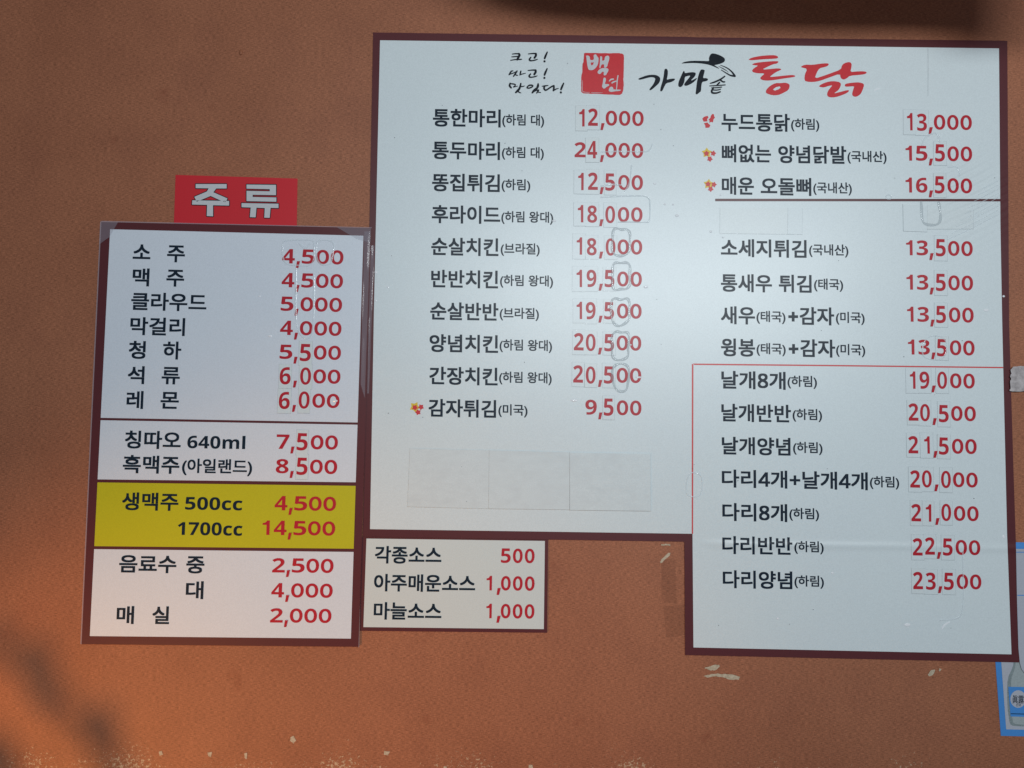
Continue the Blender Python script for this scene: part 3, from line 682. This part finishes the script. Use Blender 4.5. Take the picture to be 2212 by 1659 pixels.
g.build('dirt_specks', 'black', main, kind='stuff')

# ---------------------------------------------------------------- sauce sign
sauce = empty('sauce_price_sign', (980, 1265), 'small cream sauce price sign with thin maroon edge under the big board', 'price sign')
DSc = 0.0024
g = G(); g.prism([(779, 1160), (1184, 1166), (1181.8, 1366.8), (777.6, 1362.6)], 0.0, DSc); g.build('border', 'maroon', sauce)
g = G(); g.prism([(791.6, 1163.4), (1177, 1168.5), (1174.7, 1359), (785, 1354.6)], DSc - 0.0004, DSc + 0.0003); g.build('cream_panel', 'cream', sauce)
DSc += 0.0003
def sauce_sl(u, v): return 0.0125, -0.034 + (u - 785) / 392 * 0.022
for s, x0, x1, yc, pr, R, py in (('각종소스', 809.4, 954, 1199.5, '500', 1154.8, 1201.2), ('아주매운소스', 807.6, 1027, 1260.2, '1,000', 1154.8, 1260.8), ('마늘소스', 807, 954, 1320.7, '1,000', 1154.4, 1321)):
    prop(sauce, [(s, x0, x1, yc, 37.5)], DSc, sauce_sl)
    price(sauce, pr, R, py, DSc, sauce_sl, (), W=21.0, H=31.5, cell=25.8)

# ---------------------------------------------------------------- red header sign
head = empty('red_header_sign', (508, 430), 'small red rectangular sign with white outlined letters above the drinks board', 'sign')
g = G(); g.prism([(379.3, 377.8), (642.8, 385.7), (641, 488), (375.7, 482)], 0.0, 0.0022); g.build('red_panel', 'redprint', head)
B1 = lambda p: [(162 + .358 * x, 345.6 + .358 * y) for x, y in p]
for polys in (([(728,145),(915,145),(915,172),(852,172),(835,195),(920,232),(908,258),(818,217),(735,252),(720,222),(796,190),(806,171),(728,170)], [(708,243),(930,247),(930,275),(833,273),(833,340),(795,338),(797,271),(706,269)]),
              ([(1035,148),(1213,150),(1213,212),(1072,210),(1072,223),(1215,226),(1215,252),(1035,248),(1035,186),(1175,189),(1175,176),(1035,173)], [(1005,260),(1228,264),(1228,290),(1180,289),(1175,349),(1142,348),(1145,290),(1095,288),(1090,346),(1055,345),(1060,287),(1005,285)])):
    g = G(); n = 0
    for q in polys:
        for k in range(8):
            a = k * math.pi / 4; g.poly([(u + 1.7 * math.cos(a), v + 1.7 * math.sin(a)) for u, v in B1(q)], 0.0026 + n * 1.5e-5); n += 1
    g.build('letter_outline', 'black', head)
    g = G()
    for q in polys: g.poly(B1(q), 0.0031)
    g.build('letter', 'sealmark', head)

# ---------------------------------------------------------------- poster and torn strip at the right edge
post = empty('drink_poster', (2240, 1400), 'blue-bordered poster with a soju bottle, half hidden behind the big board', 'poster')
g = G(); g.prism([(2128, 1170), (2340, 1174), (2340, 1594), (2162, 1589.5), (2150.4, 1431.6)], 0.0, 0.0008); g.build('blue_border', 'blue', post)
g = G(); g.poly([(2141, 1185), (2328, 1187), (2328, 1579), (2173.5, 1575.5), (2163, 1431)], 0.0011); g.build('poster_paper', 'lilac', post)
bt = [(2198, 1380), (2191, 1390), (2190, 1434), (2186, 1446), (2178, 1462), (2175.8, 1480), (2176.5, 1530), (2181, 1560), (2184, 1567), (2200, 1569), (2222, 1569), (2228, 1562), (2231, 1530), (2231.5, 1480), (2229, 1462), (2221, 1446), (2217, 1434), (2216, 1390), (2210, 1380)]
g = G(); g.poly(chaikin(bt), 0.0014); bo = g.build('bottle_picture', 'glass_print', post)
cxb = 2203.6
g = G(); g.poly(chaikin([(cxb + (u - cxb) * 0.72, 1474 + (v - 1474) * 0.96) for u, v in bt]), 0.0016); g.build('bottle_shine', 'glass_light', bo)
g = G(); g.poly([(2178, 1483.5), (2231, 1484.5), (2231, 1549), (2183, 1547.6)], 0.0019); g.build('bottle_label', 'blue', bo)
g = G(); g.poly(disc(2199.5, 1510, 17, 19, 28), 0.0022); g.build('label_disc', 'lilac', bo)
g = G(); letters(g, '眞露', 2187, 2212, 1511, 17, 0.0025, 0.01, 0, wt=0.01, off=0.0); letters(g, '진로', 2195, 2206, 1523, 6, 0.0025, 0.01, 0, wt=0.005, off=0.0)
g.poly([(2184, 1541), (2226, 1542), (2226, 1543.6), (2184, 1542.6)], 0.0025); g.build('label_lettering', 'dark', bo)

sheet2 = empty('white_paper_notice', (2260, 1300), 'pale lilac paper with a rounded lower corner hung over the poster', 'paper')
c = [(2194.8, 1186), (2197, 1300), (2200, 1400), (2203, 1432), (2207, 1446), (2214, 1455), (2226, 1460), (2345, 1462), (2345, 1186)]
g = G(); g.prism(c, 0.0032, 0.0038)
g.build('paper_sheet', 'lilac', sheet2)
g = G(); g.poly([(2195.5, 1192), (2345, 1193), (2345, 1194.4), (2195.5, 1193.6)], 0.0041); g.poly([(2198, 1285), (2345, 1286.5), (2345, 1288), (2198, 1286.8)], 0.0041); g.build('ruled_line', 'blue', sheet2)

torn_o = blob([(2189.5, 792), (2212, 790.5), (2262, 791), (2266, 846), (2212, 845.5), (2198, 845.3), (2180.5, 844.8), (2183, 838), (2182, 822), (2184, 818), (2181.5, 813), (2185, 806), (2183, 799)], 0.7, 3)
g = G(); g.prism(torn_o, 0.0034, 0.0075)
torn_t = g.build('torn_foam_strip', 'torn', None, label='torn grey foam strip stuck over the right border of the big board', cat='tape strip')

# ---------------------------------------------------------------- things added out of view to shade the wall
HD = 0.30                                    # unseen board added in front of the wall to cast the top shadow band
zb = max(P(u, 0, HD).z for u in (1100, 1700, 2212)) + 0.085
xl, xr = P(1020, 0, HD).x, P(2385, 0, HD).x
hang = bpy.data.objects.new('added_shade_board', None); hang.location = ((xl + xr) / 2, -HD, zb + 0.14)
link(hang, None, 'long cream signboard added out of view above the big menu board for shade', 'shade_panel')
pr = [(xl, zb + 0.085), (xl + 0.03, zb + 0.05), (xl + 0.16, zb + 0.018), (xl + 0.34, zb), (xl + 0.8, zb - 0.012), (xr - 0.16, zb - 0.012), (xr - 0.085, zb - 0.05), (xr - 0.03, zb - 0.05), (xr - 0.005, zb - 0.02), (xr, zb + 0.05), (xr, zb + 0.30), (xl, zb + 0.30)]
v = [(x, -HD - 0.012, z) for x, z in pr] + [(x, -HD + 0.012, z) for x, z in pr]; n = len(pr)
f = [tuple(range(n)), tuple(reversed(range(n, 2 * n)))] + [(i, n + i, n + (i + 1) % n, (i + 1) % n) for i in range(n)]
mesh_obj('board', v, f, 'plastic', hang)
for x in (xl + 0.12, xr - 0.12):
    v = []; f = []
    for z in (zb + 0.3, 3.2):
        v += [(x + 0.003 * math.cos(t * math.pi / 3), -HD + 0.003 * math.sin(t * math.pi / 3), z) for t in range(6)]
    f = [(i, (i + 1) % 6, 6 + (i + 1) % 6, 6 + i) for i in range(6)]
    mesh_obj('shade_cord', v, f, 'plastic', hang)

# trailing plant added out of view to throw the soft lower-left shadows
LS = so.location
shade_plant = bpy.data.objects.new('added_shade_plant', None); link(shade_plant, None, 'unseen plant at the lower left by the wall', 'shade_plant')
def on_ray(u, v_, t):  # place on the way from wall point to lamp
    s = P(u, v_); return s + (LS - s) * t
leafspots = [(88, 1462, 84, 40, 62), (5, 1385, 60, 26, 50), (150, 1530, 60, 20, 48), (221, 1588, 66, 42, 62), (5, 1652, 75, 44, 50), (262, 1690, 60, 30, 70)]
shade_plant.location = on_ray(90, 1600, 0.2)
v = []; f = []
sp = [on_ray(u, v_, 0.2) for u, v_, *_ in sorted(leafspots, key=lambda q: q[1])]
for u, v_, a, b, rot in leafspots:
    c0 = on_ray(u, v_, 0.2); lv = []; cr, sr = math.cos(rad(rot)), math.sin(rad(rot)); M1 = 12
    sc = 0.00108 * 0.8
    for i in range(M1):
        t = 2 * math.pi * i / M1; x = a * math.cos(t) * sc; y = b * math.sin(t) * (1 - 0.25 * math.cos(t)) * sc
        lv.append(c0 + Vector((x * cr + y * sr, 0.012 * math.cos(t), -(x * sr - y * cr))))
    vv = [c0 + Vector((0, -0.008, 0))] + lv; ff = [(0, 1 + i, 1 + (i + 1) % M1) for i in range(M1)]
    mesh_obj('shade_leaf', vv, ff, 'shade_leaf', shade_plant, smooth=True)
v = []; f = []
for i, p in enumerate(sp):
    for k in range(5):
        t = 2 * math.pi * k / 5; v.append(p + Vector((0.004 * math.cos(t), 0.004 * math.sin(t), 0)))
for i in range(len(sp) - 1):
    for k in range(5): f.append((i * 5 + k, i * 5 + (k + 1) % 5, (i + 1) * 5 + (k + 1) % 5, (i + 1) * 5 + k))
mesh_obj('shade_stem', v, f, 'shade_leaf', shade_plant)
